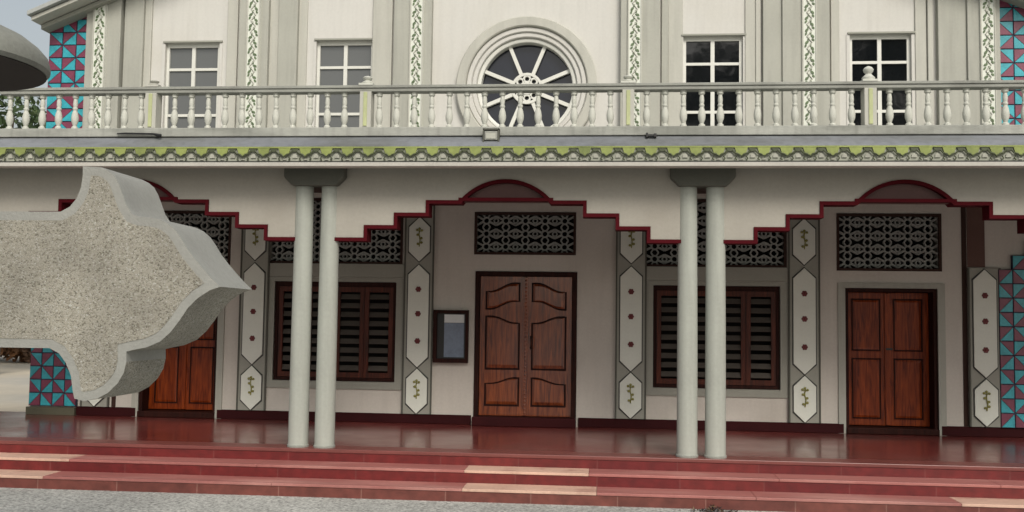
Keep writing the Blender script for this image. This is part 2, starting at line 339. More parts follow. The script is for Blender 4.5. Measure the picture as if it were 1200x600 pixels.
# shell behind
sh = MB().box(XL, XL+.2, W0+.25, 30, -E, 4.3).box(XR-.2, XR, W0+.25, 30, -E, 4.3).box(XL, XR, 30, 30.2, -E, 4.3).box(XL+.2, XR-.2, W0+.9, W0+1.0, -1.5, 4.6)
part('side_wall', sh, M['upper'], church)
part('interior', MB().box(XL+.21, XR-.21, W0+.7, W0+.88, -1.53, 4.3), M['dark_in'], church)  # near-black slab: the unlit room's darkness is put into its colour
# plinth between doors
pl = MB(); edges = [-7.95]+sum([[c-h_-.03, c+h_+.03] for c, h_, t in doors], [])+[XR+.3]
for i in range(0, len(edges), 2): pl.box(edges[i], edges[i+1], W0-.03, W0+.1, ZF+.002, zs)
part('plinth', pl, M['plinth'], church, bevel=.006)
part('footing', MB().box(XL-.03, -7.96, W0-.06, W0+.3, ZF+.002, zs-.02), M['olive'], church)
# grey frame around louvre windows and lintel course
for c, h_ in lou:
    part('window_surround', MB().holed(c-h_-.13, c+h_+.13, LZ0-.11, LZ1+.06, W0-.025, W0+.02, [(c-h_, c+h_, LZ0, LZ1)]), M['lower_grey'], church, bevel=.004)
    part('lintel_band', MB().box(c-h_-.13, c+h_+.13, W0-.035, W0+.02, .60, .80), M['lower_grey'], church, bevel=.004)
# pale surrounds at side doors
for k in (0, 2):
    c, h_, t = doors[k]
    part('door_surround', MB().holed(c-h_-.10, c+h_+.10, ZF+.002, t+.07, W0-.028, W0+.02, [(c-h_, c+h_, ZF, t)]), M['lower_grey'] if 0 else M['grey'], church, bevel=.004)

# ---- lattice vents
def ring(mb, cx, cz, r0, r1, y0, y1, n=12, mi=0):
    vs = []
    for k in range(n):
        t = 2*math.pi*k/n; c, s_ = math.cos(t), math.sin(t)
        vs += [(cx+r0*c, y0, cz+r0*s_), (cx+r1*c, y0, cz+r1*s_), (cx+r1*c, y1, cz+r1*s_), (cx+r0*c, y1, cz+r0*s_)]
    fs = []
    for k in range(n):
        a, b_ = 4*k, 4*((k+1) % n)
        fs += [(a, a+1, b_+1, b_), (a+1, a+2, b_+2, b_+1), (a+2, a+3, b_+3, b_+2), (a+3, a, b_, b_+3)]
    mb.add(vs, fs, mi)
def bar(mb, x0, z0, x1, z1, t, y0, y1, mi=0):
    d = Vector((x1-x0, z1-z0)).normalized(); nx, nz = -d.y*t/2, d.x*t/2
    mb.prism([(x0-nx, z0-nz), (x1-nx, z1-nz), (x1+nx, z1+nz), (x0+nx, z0+nz)], y0, y1, mi)
for x0, x1, z0, z1 in vents:
    nx = max(1, round((x1-x0)/.29)); px = (x1-x0)/nx; nz = max(1, round((z1-z0)/.195)); pz = (z1-z0)/nz
    la = MB(); y0, y1 = W0+.05, W0+.11
    for i in range(nx):
        for j in range(nz):
            cx_, cz_ = x0+px*(i+.5), z0+pz*(j+.5)
            ring(la, cx_, cz_, .036, .060, y0, y1, 10)
            for sx_ in (-1, 1):
                bar(la, cx_+sx_*.052, cz_+.02, cx_+sx_*px/2, cz_+pz/2-.03, .030, y0, y1); bar(la, cx_+sx_*.052, cz_-.02, cx_+sx_*px/2, cz_-pz/2+.03, .030, y0+.001, y1+.001)
                bar(la, cx_+sx_*.025, cz_+.05, cx_+sx_*.055, cz_+pz/2, .022, y0+.002, y1+.002); bar(la, cx_+sx_*.025, cz_-.05, cx_+sx_*.055, cz_-pz/2, .022, y0+.003, y1+.003)
            if i: ring(la, x0+px*i, cz_, .024, .044, y0+.004, y1+.004, 8)
    v = part('vent', MB().holed(x0-.025, x1+.025, z0-.025, z1+.025, W0-.012, W0+.04, [(x0+.012, x1-.012, z0+.012, z1-.012)]), M['vent_frame'], church, origin=((x0+x1)/2, W0, z0))
    part('lattice', la, M['lattice'], v)

# ---- pilasters with hexagonal panels
def hexo(cx_, z0, z1, hw, tip, g_=0, cut0=False, cut1=False):
    hw += g_; z0 -= g_*1.2; z1 += g_*1.2
    p_ = []
    p_ += [(cx_, z0)]; p_ += [(cx_+hw, z0+tip), (cx_+hw, z1-tip), (cx_, z1), (cx_-hw, z1-tip), (cx_-hw, z0+tip)]
    return p_
def flower(mb, c, y, z):
    mb.tube([(c, y, z-.13), (c+.012, y-.004, z-.03), (c-.006, y-.006, z+.05), (c+.004, y-.004, z+.12)], .009, 5)
    for k, (dx, dz) in enumerate([(-.035, .115), (.035, .11), (0, .135), (-.028, .045), (.03, -.005), (.033, -.07), (-.022, -.09)]):
        mb.lathe([(.001, -.010), (.017, -.005), (.020, .004), (.001, .008)], (c+dx, y-.004, z+dz), 7, 'y')
        mb.tube([(c, y, z+dz-.02), (c+dx, y-.003, z+dz)], .005, 4)
def pilaster(x, ztop, panels=(1, 1, 1)):
    P = part('pilaster', MB().box(x-.215, x+.215, W0-.05, W0+.1, zs+.002, ztop), M['lower_grey'], church, origin=(x, W0, zs), bevel=.006)
    part('pilaster_edge', MB().box(x-.222, x-.20, W0-.062, W0-.04, zs+.004, ztop-.004).box(x+.20, x+.222, W0-.062, W0-.04, zs+.004, ztop-.004), M['capital'], P)
    for (z0, z1, on, kind) in [(.84, 1.50, panels[0], 'f'), (-.715, .795, panels[1], 'r'), (-1.39, -.735, panels[2], 'f')]:
        if not on: continue
        part('panel_outline', MB().prism(hexo(x, z0, z1, .155, .15, .014), W0-.058, W0-.045), M['dark_line'], P)
        part('panel', MB().prism(hexo(x, z0, z1, .155, .15), W0-.072, W0-.05), M['panelwhite'], P, bevel=.003)
        if kind == 'r':
            for dz in (.43, .07, -.33):
                rm = MB()
                for k in range(6):
                    t = k*math.pi/3; rm.lathe([(.001, -.006), (.017, -.004), (.02, .006)], (x+.026*math.cos(t), W0-.078, dz+.026*math.sin(t)), 7, 'y')
                rm.lathe([(.001, -.014), (.015, -.008), (.02, .006)], (x, W0-.08, dz), 8, 'y')
                part('rosette', rm, M['rosette'], P)
        else:
            fm = MB(); flower(fm, x, W0-.077, (z0+z1)/2+.02); part('flower_motif', fm, M['gold'], P)
for dx in (-4.06, -1.565, 1.55, 4.0): pilaster(CX+dx, 1.82)
pilaster(CX+6.47, .82, (0, 1, 1)); pilaster(CX-6.49, .82, (0, 1, 1))
for s_ in (-1, 1):
    part('recess_shade', MB().box(min(CX+s_*6.26, CX+s_*6.50), max(CX+s_*6.26, CX+s_*6.50), W0-.012, W0+.01, .83, 1.85), mat('dark brown recess shade', (.13, .075, .062), .85, .1, 2, 30, spec=.2), church)  # flat panel on the wall; a recess's shade is put into its dark brown
    part('groove_shade', MB().box(CX+s_*6.215-.03, CX+s_*6.215+.035, W0-.01, W0+.01, zs+.003, 1.85), M['vent_frame'], church)  # raised strip; the shade of a groove is put into its dark colour

# ---- tile panels (pinwheel tiles)
def tiles(x0, nx, z0, nz, y, sz=.2, keep=lambda i, j: True, szx=None, ph=0):
    szx = szx or sz; mb = MB(); gq = .004
    for i in range(nx):
        for j in range(nz):
            if not keep(i, j): continue
            a, c = x0+i*szx, z0+j*sz; mb.box(a, a+szx, y, y+.05, c, c+sz, 2)
            p_ = [(a+gq, c+gq), (a+szx-gq, c+gq), (a+szx-gq, c+sz-gq), (a+gq, c+sz-gq)]
            o_ = (i+j) % 2 == 0; k1 = (0, 1, 2) if o_ else (0, 1, 3); k2 = (0, 2, 3) if o_ else (1, 2, 3)
            bx_, bz_ = x0+(i//2*2+1)*szx, z0+(j//2*2+1)*sz
            for kk in (k1, k2):
                t = [p_[q] for q in kk]; cx_ = sum(q[0] for q in t)/3; cz_ = sum(q[1] for q in t)/3
                mi = int(math.floor(math.atan2((cz_-bz_)/sz, (cx_-bx_)/szx)/(math.pi/4))+ph) % 2
                t = [(cx_+(q[0]-cx_)*.93, cz_+(q[1]-cz_)*.93) for q in t]
                mb.prism(t, y-.012, y+.01, mi)
    return mb
TM = [M['teal'], M['maroon'], M['grout']]
part('tile_panel', tiles(-8.69, 4, -1.40, 12, W0-.055, .2, lambda i, j: True, .188), TM, church)
part('tile_panel', tiles(5.50, 5, -1.40, 15, W0-.055, .2, lambda i, j: j < 11+max(0, i) , .19, 1), TM, church)

# ---- doors
def panel_frustum(mb, pts, y, d=.018, inset=.028, mi=0):
    cx_ = sum(p_[0] for p_ in pts)/len(pts); cz_ = sum(p_[1] for p_ in pts)/len(pts)
    w_ = max(p_[0] for p_ in pts)-min(p_[0] for p_ in pts); h_ = max(p_[1] for p_ in pts)-min(p_[1] for p_ in pts)
    sx_, sz_ = 1-2*inset/w_, 1-2*inset/h_
    inner = [(cx_+(p_[0]-cx_)*sx_, cz_+(p_[1]-cz_)*sz_) for p_ in pts]
    mb.prism(pts, y-d, y, mi, inner)
def wave(x0, x1, z0, z1, n=14):      # S-shaped edge from (x0,z0) to (x1,z1)
    return [(x0+(x1-x0)*k/n, z0+(z1-z0)*(.5-.5*math.cos(math.pi*min(1, max(0, (k/n-.1)/.75))))) for k in range(n+1)]
def door(c, hw, top, kind):
    y = W0+(.03 if kind == 'main' else .22); wd_ = M['wood'] if kind == 'main' else M['wood2']
    fw_ = .07 if kind == 'main' else .05
    zb = -1.40 if kind == 'main' else ZF+.10
    D = part('door', MB().holed(c-hw+.003, c+hw-.003, zb-.02, top-.003, y-.05 if kind == 'main' else W0+.01, y+.1, [(c-hw+fw_, c+hw-fw_, zb-.10, top-fw_)]), M['wooddark'], church, origin=(c, W0, ZF), bevel=.006)
    if kind == 'main':
        part('threshold', MB().box(c-hw+.004, c+hw-.004, W0-.20, W0+.2, ZF+.002, -1.405), M['plinth'], D, bevel=.01)
    else:
        part('threshold', MB().box(c-hw+.004, c+hw-.004, W0-.06, W0+.2, ZF+.002, zb-.01), M['wooddark'], D, bevel=.01)
    lw = hw-fw_
    for s_ in (-1, 1):
        xa, xb = (c-lw+.004, c-.004) if s_ < 0 else (c+.004, c+lw-.004)
        z0, z1 = zb, top-fw_-.004
        lf = MB().box(xa, xb, y, y+.045, z0, z1)
        st = .105; H = z1-z0
        X0, X1 = xa+st*.8, xb-st*.8
        out, inn = (X0, X1) if s_ < 0 else (X1, X0)     # inn = side near the meeting stile
        gr = MB()
        if kind == 'main':
            # three carved panels with flowing edges
            a0, a1 = z0+.07*H, z0+.275*H
            P1 = [(out, a0), (inn, a0)]+[(q[0], q[1]) for q in wave(inn, out, a1-.12, a1-.02)][0:]
            P1 = [(out, a0), (inn, a0)]+wave(inn, out, a1, a1-.09)
            m0, m1 = z0+.33*H, z0+.705*H
            P2 = [(out, m0), (inn, m0)]+wave(inn, out, m1-.08, m1+.02)
            t0, t1 = z0+.755*H, z0+.955*H
            P3 = wave(out, inn, t0+.01, t0+.13)+list(reversed([(q[0], q[1]) for q in wave(out, inn, t1-.13, t1)]))
            ps = [P1, P2, P3]
        else:
            zm = z0+.53*H
            ps = [[(X0, z0+.09), (X1, z0+.09), (X1, zm-.05), (X0, zm-.05)], [(X0, zm+.05), (X1, zm+.05), (X1, z1-.09), (X0, z1-.09)]]
        for q in ps:
            # dark groove, then raised field
            cx_ = sum(t[0] for t in q)/len(q); cz_ = sum(t[1] for t in q)/len(q)
            gr.prism([(cx_+(t[0]-cx_)*1.0, cz_+(t[1]-cz_)*1.0) for t in q], y-.003, y+.01)
        L = part('door_leaf', lf, wd_, D, bevel=.004)
        rp = MB()
        for q in ps:
            cx_ = (min(t[0] for t in q)+max(t[0] for t in q))/2; cz_ = (min(t[1] for t in q)+max(t[1] for t in q))/2
            w_ = max(t[0] for t in q)-min(t[0] for t in q); h_ = max(t[1] for t in q)-min(t[1] for t in q)
            q2 = [(cx_+(t[0]-cx_)*(1-.04/w_), cz_+(t[1]-cz_)*(1-.04/h_)) for t in q]
            panel_frustum(rp, q2, y-.002, .016 if kind == 'main' else .009, .03)
            pp = [(t[0], y-.006, t[1]) for t in q]; 
        part('panel_groove', gr, M['wooddark'], D); part('raised_panel', rp, wd_, D)
        fr = MB()
        for q in ps: fr.tube([(t[0], y-.004, t[1]) for t in q]+[(q[0][0], y-.004, q[0][1])], .006 if kind == 'main' else .004, 6)
        part('moulding', fr, M['wooddark'] if kind == 'main' else wd_, D, smooth=True)
    # meeting stile with carved beading
    ms = MB().box(c-.034, c+.034, y-.022, y-.002, zb+.01, top-fw_-.02)
    if kind == 'main':
        z = zb+.05
        while z < top-fw_-.06: ms.lathe([(.001, -.010), (.016, -.006), (.02, .004)], (c, y-.022, z), 8, 'y'); z += .055
    part('meeting_stile', ms, wd_, D, bevel=.003)
    if kind == 'main': hd = MB().tube([(c+.075, y-.005, -.42), (c+.075, y-.05, -.40), (c+.075, y-.05, -.26), (c+.075, y-.005, -.24)], .009, 8)
    else: hd = MB().box(c-.02, c+.07, y-.034, y-.016, -.36, -.33)
    part('handle', hd, M['black'], D, smooth=True)
door(*doors[0], 'side'); door(*doors[1], 'main'); door(*doors[2], 'side')

# ---- louvred windows
for c, h_ in lou:
    x0, x1 = c-h_, c+h_
    Wd = part('louvre_window', MB().holed(x0+.003, x1-.003, LZ0+.003, LZ1-.003, W0+.02, W0+.14, [(x0+.05, x1-.05, LZ0+.05, LZ1-.07)]), M['wooddark'], church, origin=(c, W0, LZ0), bevel=.005)
    n = 4; lw = (x1-x0-.1)/n
    fr = MB(); sl_ = MB()
    for k in range(n):
        a, b_ = x0+.05+k*lw+.003, x0+.05+(k+1)*lw-.003; z0, z1 = LZ0+.055, LZ1-.075
        fr = MB().holed(a, b_, z0, z1, W0+.035, W0+.075, [(a+.065, b_-.065, z0+.075, z1-.075)])
        part('shutter', fr, M['woodlouv'], Wd, bevel=.004)
        ns = 9; sl_ = MB(); dz = (z1-z0-.15)/ns
        for q in range(ns):
            zc = z0+.075+dz*(q+.5); a2, b2 = a+.06, b_-.06
            p_ = [(a2, W0+.045, zc-.034), (b2, W0+.045, zc-.034), (b2, W0+.10, zc+.036), (a2, W0+.10, zc+.036)]
            sl_.add(p_+[(t[0], t[1]+.008, t[2]-.006) for t in p_], [(0, 1, 2, 3), (7, 6, 5, 4), (0, 4, 5, 1), (1, 5, 6, 2), (2, 6, 7, 3), (3, 7, 4, 0)])
        part('slats', sl_, M['slat'], Wd)

# ---- columns
COLX = [CX-4.56*1.5, CX-2.28, CX+2.28, CX+6.84]
for c in COLX:
    P = part('capital', MB().prism([(c-.27, 1.56), (c+.27, 1.56), (c+.37, 1.66), (c+.37, 1.81), (c-.37, 1.81), (c-.37, 1.66)], 11.50, 12.0), M['capital'], church, origin=(c, 11.7, 1.5), bevel=.02)
    for s_ in (-1, 1):
        cl = MB().lathe([(.125, ZF), (.125, ZF+.02), (.118, ZF+.04), (.116, ZF+1.4), (.108, 1.50), (.108, 1.565)], (c+s_*.16, 11.68, 0), 40)
        K = part('column', cl, M['column'], church, origin=(c+s_*.16, 11.68, ZF), smooth=True)
        part('foot_collar', MB().lathe([(.128, 0), (.128, .022), (.120, .03)], (c+s_*.16, 11.68, ZF+.001), 40), M['slab'], K, smooth=True)

# ---- stepped arch beam
ST = [(1.69, .95), (1.33, 1.10), (.95, 1.25), (.545, 1.40)]
def arch_pts(c, hw=.545, zb=1.40, h=.25, n=24):
    R = (hw*hw+h*h)/(2*h); cz = zb+h-R; a = math.asin(hw/R)
    return [(c+R*math.sin(-a+2*a*k/n), cz+R*math.cos(-a+2*a*k/n)) for k in range(n+1)]
def opening(c):
    p_ = [(c-1.69, .95), (c-1.69, 1.10), (c-1.33, 1.10), (c-1.33, 1.25), (c-.95, 1.25), (c-.95, 1.40)]
    p_ += arch_pts(c)
    return p_+[(c+.95, 1.40), (c+.95, 1.25), (c+1.33, 1.25), (c+1.33, 1.10), (c+1.69, 1.10), (c+1.69, .95)]
def offset(path, d):
    out = []
    for i, q in enumerate(path):
        a = path[i-1] if i else None; b_ = path[i+1] if i < len(path)-1 else None; q = Vector(q); ns = []
        if a: t = (q-Vector(a)).normalized(); ns.append(Vector((t.y, -t.x)))
        if b_: t = (Vector(b_)-q).normalized(); ns.append(Vector((t.y, -t.x)))
        if len(ns) == 1: n_ = ns[0]*d
        else: s_ = ns[0]+ns[1]; n_ = s_*(d*2/max(.3, s_.length_squared))
        out.append(tuple(q+n_))
    return out
for k in (-1, 0, 1, 2):
    c = CX+4.555*k; half = 2.277-.16
    op = opening(c); poly = [(c-half, .95)]+op+[(c+half, .95), (c+half, 1.86), (c-half, 1.86)]
    Bm = part('beam', MB().prism(poly, 11.62, 11.80), M['beam'], church, origin=(c, 11.7, .95), bevel=.004)
    path = [(c-half, .95)]+op+[(c+half, .95)]
    part('red_trim', MB().prism(path+list(reversed(offset(path, .042))), 11.603, 11.817), M['red_trim'], Bm)
    part('lunette', MB().prism(list(reversed(offset(arch_pts(c), .02)))+[], 11.68, 11.76), M['lunette'], Bm)
    part('lunette_sill', MB().box(c-.56, c+.56, 11.600, 11.82, 1.392, 1.43), M['red_trim'], Bm)
# extra steps meeting the tiles outside the last columns are beyond the frame
# ---- porch ceiling, eave, balcony
EX0, EX1 = -12.5, 9.5
part('porch_ceiling', MB().box(EX0, EX1, 11.3, W0, 1.865, 1.93), M['ceiling'], church)
part('balcony_floor', MB().box(EX0, EX1, 11.45, W0-.001, 1.935, 2.12), M['slab'], church)
F0 = 11.2
Fs = part('eave_fascia', MB().box(EX0, EX1, F0, F0+.3, 1.80, 1.965), M['fascia'], church, origin=(CX, F0, 1.8), bevel=.005)
part('drip_trim', MB().box(EX0, EX1, F0-.035, F0+.12, 1.735, 1.782).box(EX0, EX1, F0+.01, F0+.1, 1.783, 1.81), [mat('pale drip trim', (.42, .40, .36), .8, .12, 2, 30)], Fs, bevel=.006)
part('shadow_strip', MB().box(EX0, EX1, F0-.012, F0+.05, 1.786, 1.799), M['dark_line'], Fs)  # solid strip painting the shadow line between fascia and drip
# scalloped ornament
lm, dk, wt = MB(), MB(), MB(); x = EX0+.02; per = .248
lm.box(EX0, EX1, F0-.022, F0+.01, 1.948, 1.966)
while x < EX1-per:
    j_ = random.uniform(-.006, .006)
    lm.prism([(x+.026, 1.947), (x+.170, 1.947), (x+.150, 1.885), (x+.112+j_, 1.862), (x+.084+j_, 1.862), (x+.046, 1.885)], F0-.02, F0+.01)
    dk.tube([(x-.002, F0-.024, 1.915), (x+.03, F0-.026, 1.882), (x+.066, F0-.026, 1.872), (x+.098+j_, F0-.028, 1.846), (x+.130, F0-.026, 1.872), (x+.165, F0-.026, 1.882), (x+.195, F0-.024, 1.915)], random.uniform(.009, .013), 5)
    dk.prism([(x+.180, 1.940), (x+.264, 1.940), (x+.246, 1.905), (x+.20, 1.905)], F0-.020, F0+.01)
    dk.tube([(x+.045, F0-.022, 1.85), (x+.03, F0-.022, 1.825), (x+.05, F0-.022, 1.806)], .008, 5)
    dk.tube([(x+.15, F0-.022, 1.85), (x+.168, F0-.022, 1.825), (x+.15, F0-.022, 1.806)], .008, 5)
    wt.prism([(x+.195, 1.835), (x+.253, 1.835), (x+.248, 1.868), (x+.224, 1.885), (x+.20, 1.868)], F0-.016, F0+.01)
    wt.prism([(x+.075, 1.812), (x+.12, 1.812), (x+.11, 1.828), (x+.085, 1.828)], F0-.014, F0+.01)
    x += per
for m_, o_ in ((1, dk), (2, wt)): lm.add(o_.v, o_.f, m_)
part('scalloped_ornament', lm, [M['lime'], M['leafgreen'], M['fascia_petal']], Fs)
ap = MB(); ap.add([(EX0, F0, 1.967), (EX1, F0, 1.967), (EX1, 11.43, 2.125), (EX0, 11.43, 2.125), (EX0, 11.6, 1.967), (EX1, 11.6, 1.967)], [(0, 1, 2, 3), (0, 4, 5, 1), (3, 2, 5, 4), (0, 3, 4), (1, 5, 2)])
part('apron', ap, M['apron'], church)
RY = 11.5
bal = part('balustrade', MB().box(EX0, EX1, 11.40, 11.62, 2.13, 2.235), M['slab'], church, origin=(CX, RY, 2.13), bevel=.008)
rx0 = w(4, 104, RY)[0]
part('handrail', MB().box(rx0, EX1, 11.43, 11.58, 2.665, 2.705).box(rx0-.01, EX1, 11.415, 11.595, 2.706, 2.74), M['rail'], bal, bevel=.006)
b0 = None
postx = [w(p_, 130, RY)[0] for p_ in (180, 430, 736, 1018)]
posts = [rx0+.03]+postx+[postx[-1]+2.9]
x = rx0+.10; sp = .2095; k = 0
xs = []
while x < EX1-.3: xs.append(x); x += sp
for x in xs:
    if any(abs(x-q) < .10 for q in postx): continue
    if x > 6.2: break
    if b0 is None:
        b0 = part('baluster', MB().lathe([(0.039, 0), (0.039, .03), (0.021, .045), (0.026, .06), (0.041, .10), (0.044, .145), (0.035, .20), (0.023, .235), (0.031, .25), (0.031, .262), (0.023, .275), (0.029, .31), (0.026, .35), (0.021, .375), (0.037, .39), (0.037, .43)], (x, RY, 2.235), 14), M['baluster'], bal, origin=(x, RY, 2.235), smooth=True); bx = x
    else: dup(b0, x-bx)
p0 = None
for q in postx:
    if p0 is None:
        pm = MB().box(q-.068, q+.068, RY-.09, RY+.08, 2.2355, 2.664).box(q-.022, q+.022, RY-.102, RY-.085, 2.25, 2.655, 1)
        p0 = part('post', pm, [M['greyl'], mat('pale lime stripe', (.42, .45, .24), .7, .15, 3, 30)], bal, origin=(q, RY, 2.235), bevel=.004)
        fx = q
    else: dup(p0, q-fx)
for q, k_ in zip(postx, (.45, .62, .5, 1.0)):
    part('finial', MB().box(q-.085, q+.085, RY-.09, RY+.09, 2.741, 2.765).lathe([(.062*a_, 2.765+b_*k_) for a_, b_ in ((1.1, 0), (1.2, .03), (.7, .06), (.5, .075), (.85, .10), (.95, .125), (.65, .15), (.2, .165))], (q, RY, 0), 16), M['greyl'] if k_ < .5 else M['baluster'], bal, origin=(q, RY, 2.74), smooth=True)

# ---- upper wall
UZ0, UZ1 = 1.935, 6.2
wins = [(CX-5.17, .43, 4.18, 'grey'), (CX-2.78, .44, 4.19, 'grey'), (CX+2.72, .43, 4.19, 'dark'), (CX+5.10, .43, 4.19, 'dark')]
RC = (CX-.01, 3.45); RR = .69
hw_ = 1.15
uh = [(c-h_, c+h_, 2.22, t) for c, h_, t, _ in wins]+[(RC[0]-hw_, RC[0]+hw_, RC[1]-hw_, RC[1]+hw_)]
# photographed heads: left pair a little higher in the picture because of the lens tilt only
uw = MB().holed(-8.63, 6.31, UZ0, 5.3, W0, W0+.25, uh)
# plate with the round hole
n = 48; vs = []; fs = []
for k in range(n):
    t = 2*math.pi*k/n; c_, s_ = math.cos(t), math.sin(t); q = hw_/max(abs(c_), abs(s_)); r = .80
    for (rr, yy) in ((q, W0), (r, W0), (r, W0+.25), (q, W0+.25)): vs.append((RC[0]+rr*c_, yy, RC[1]+rr*s_))
for k in range(n):
    a, b_ = 4*k, 4*((k+1) % n); fs += [(a, a+1, b_+1, b_), (a+1, a+2, b_+2, b_+1), (a+2, a+3, b_+3, b_+2)]
uw.add(vs, fs)
part('upper_wall', uw, M['upper'], church)
# mouldings of pilasters: pixel spans in the photograph, projection
def xp(p_): return w(p_, 60, W0)[0]
rib = [('g', 463, 507, .13), ('l', 437, 460, .05), ('g', 283, 317, .13), ('l', 317, 328, .06), ('g', 328, 350, .10), ('l', 350, 360, .03), ('l', 267, 279, .05),
       ('g', 105, 145, .13), ('g', 148, 170, .09), ('l', 170, 178, .04),
       ('g', 727, 773, .13), ('g', 775, 783, .06), ('l', 783, 800, .02), ('l', 873, 885, .03), ('l', 885, 891, .05), ('g', 893, 915, .10), ('g', 915, 970, .14), ('l', 973, 983, .05),
       ('l', 1072, 1085, .03), ('l', 1086, 1092, .06), ('g', 1097, 1130, .10), ('g', 1130, 1168, .14)]
for kd, a, b_, d in rib:
    part('pilaster_rib', MB().box(xp(a), xp(b_), W0-d, W0+.02, UZ0+.2, 5.25), M['grey'] if kd == 'g' else M['greyl'], church, bevel=.008)
sm = None
for p_, d in ((121.5, .13), (300, .13), (490, .13), (743.5, .13), (946, .14), (1153, .14)):
    x = xp(p_); y = W0-d
    P = part('ornament_strip', MB().box(x-.105, x+.105, y-.02, y+.01, UZ0+.2, 5.24), M['white'], church, origin=(x, y, 2.1), bevel=.004)
    o = MB(); z = UZ0+.25; k = 0; stem = []
    while z < 5.15:
        s_ = 1 if k % 2 else -1
        stem.append((x+s_*.035, y-.026, z))
        for dx_, dz_, ln, an in ((-.038*s_, .004, .034, .6*s_), (.052*s_, .040, .026, -.9*s_), (-.012*s_, .052, .024, 1.2*s_)):
            a_ = an+random.uniform(-.3, .3); cx_, cz_ = x+dx_+random.uniform(-.005, .005), z+dz_; ca, sa = math.cos(a_), math.sin(a_)
            o.prism([(cx_+(u*ca-v*sa), cz_+(u*sa+v*ca)) for u, v in ((-ln, 0), (-ln*.3, -ln*.55), (ln*.6, -ln*.4), (ln, 0), (ln*.5, ln*.5), (-ln*.3, ln*.5))], y-.030, y-.018)
        z += .088; k += 1
    o.tube(stem, .010, 5, 1)
    part('leaf_relief', o, [M['ornleaf'], M['greyl']], P)
    part('strip_edge', MB().box(x-.104, x-.086, y-.032, y-.019, UZ0+.22, 5.22).box(x+.086, x+.104, y-.032, y-.019, UZ0+.22, 5.22), M['greyl'], P)

# ---- upper windows
for c, h_, t, kind in wins:
    z0 = 2.22
    Wn = part('window', MB().holed(c-h_+.002, c+h_-.002, z0, t-.002, W0+.05, W0+.12, [(c-h_+.045, c+h_-.045, z0+.05, t-.06)]), M['winframe'], church, origin=(c, W0, z0), bevel=.004)
    mu = MB().box(c-.028, c+.028, W0+.055, W0+.10, z0+.05, t-.06)
    for zz in (t-.40, t-.755, t-1.115, t-1.47):
        mu.box(c-h_+.045, c-.028, W0+.057, W0+.10, zz-.02, zz+.02).box(c+.028, c+h_-.045, W0+.057, W0+.10, zz-.02, zz+.02)
    part('glazing_bar', mu, M['winframe'], Wn)
    part('pane', MB().box(c-h_+.04, c+h_-.04, W0+.085, W0+.092, z0+.04, t-.05), M['glass_grey'] if kind == 'grey' else M['glass_dark'], Wn)
    part('head_moulding', MB().box(c-h_-.03, c+h_+.05, W0-.035, W0+.03, t, t+.028), M['lower_grey'], Wn, bevel=.003)
    part('reveal', MB().box(c-h_-.05, c-h_-.002, W0-.012, W0+.02, z0, t-.003).box(c+h_+.002, c+h_+.05, W0-.012, W0+.02, z0, t-.003), M['upper'], Wn)
# ---- round window
def annulus(prof, n=72):
    mb = MB(); vs = []; N = len(prof)
    for k in range(n):
        t = 2*math.pi*k/n
        for r, y in prof: vs.append((RC[0]+r*math.cos(t), y, RC[1]+r*math.sin(t)))
    fs = []
    for k in range(n):
        for i in range(N-1):
            a, b_ = k*N+i, ((k+1) % n)*N+i; fs.append((a, a+1, b_+1, b_))
    return mb.add(vs, fs)
RW = part('round_window', annulus([(1.045, W0+.01), (1.045, W0-.10), (1.03, W0-.115), (.915, W0-.115), (.90, W0-.10), (.895, W0-.045)]), M['greyl'], church, origin=(RC[0], W0, RC[1]), smooth=True)
part('inner_ring', annulus([(.896, W0-.05), (.885, W0-.07), (.83, W0-.07), (.82, W0-.055), (.815, W0-.02)]), M['upper'], RW, smooth=True)
part('inner_ring', annulus([(.816, W0-.025), (.805, W0-.04), (.76, W0-.04), (.75, W0-.03), (.745, W0+.03)]), M['upper'], RW, smooth=True)
part('inner_ring', annulus([(.746, W0+.02), (.735, W0+.005), (.70, W0+.005), (.685, W0+.015), (.68, W0+.16)]), M['winframe'], RW, smooth=True)
part('pane', MB().lathe([(.001, 0), (.72, 0), (.72, .01), (.001, .01)], (RC[0], W0+.15, RC[1]), 48, 'y'), M['glass_blue'], RW)
tr = MB(); y0, y1 = W0+.07, W0+.13
for k in range(8):
    t = math.radians(22.5+45*k); bar(tr, RC[0]+.20*math.cos(t), RC[1]+.20*math.sin(t), RC[0]+.69*math.cos(t), RC[1]+.69*math.sin(t), .054, y0, y1)
    t2 = math.radians(45*k); ring(tr, RC[0]+.145*math.cos(t2), RC[1]+.145*math.sin(t2), .034, .062, y0-.005, y1-.005, 12)
ring(tr, RC[0], RC[1], .195, .235, y0-.01, y1-.01, 32); ring(tr, RC[0], RC[1], .045, .095, y0-.012, y1-.012, 20)
part('tracery', tr, M['winframe'], RW)

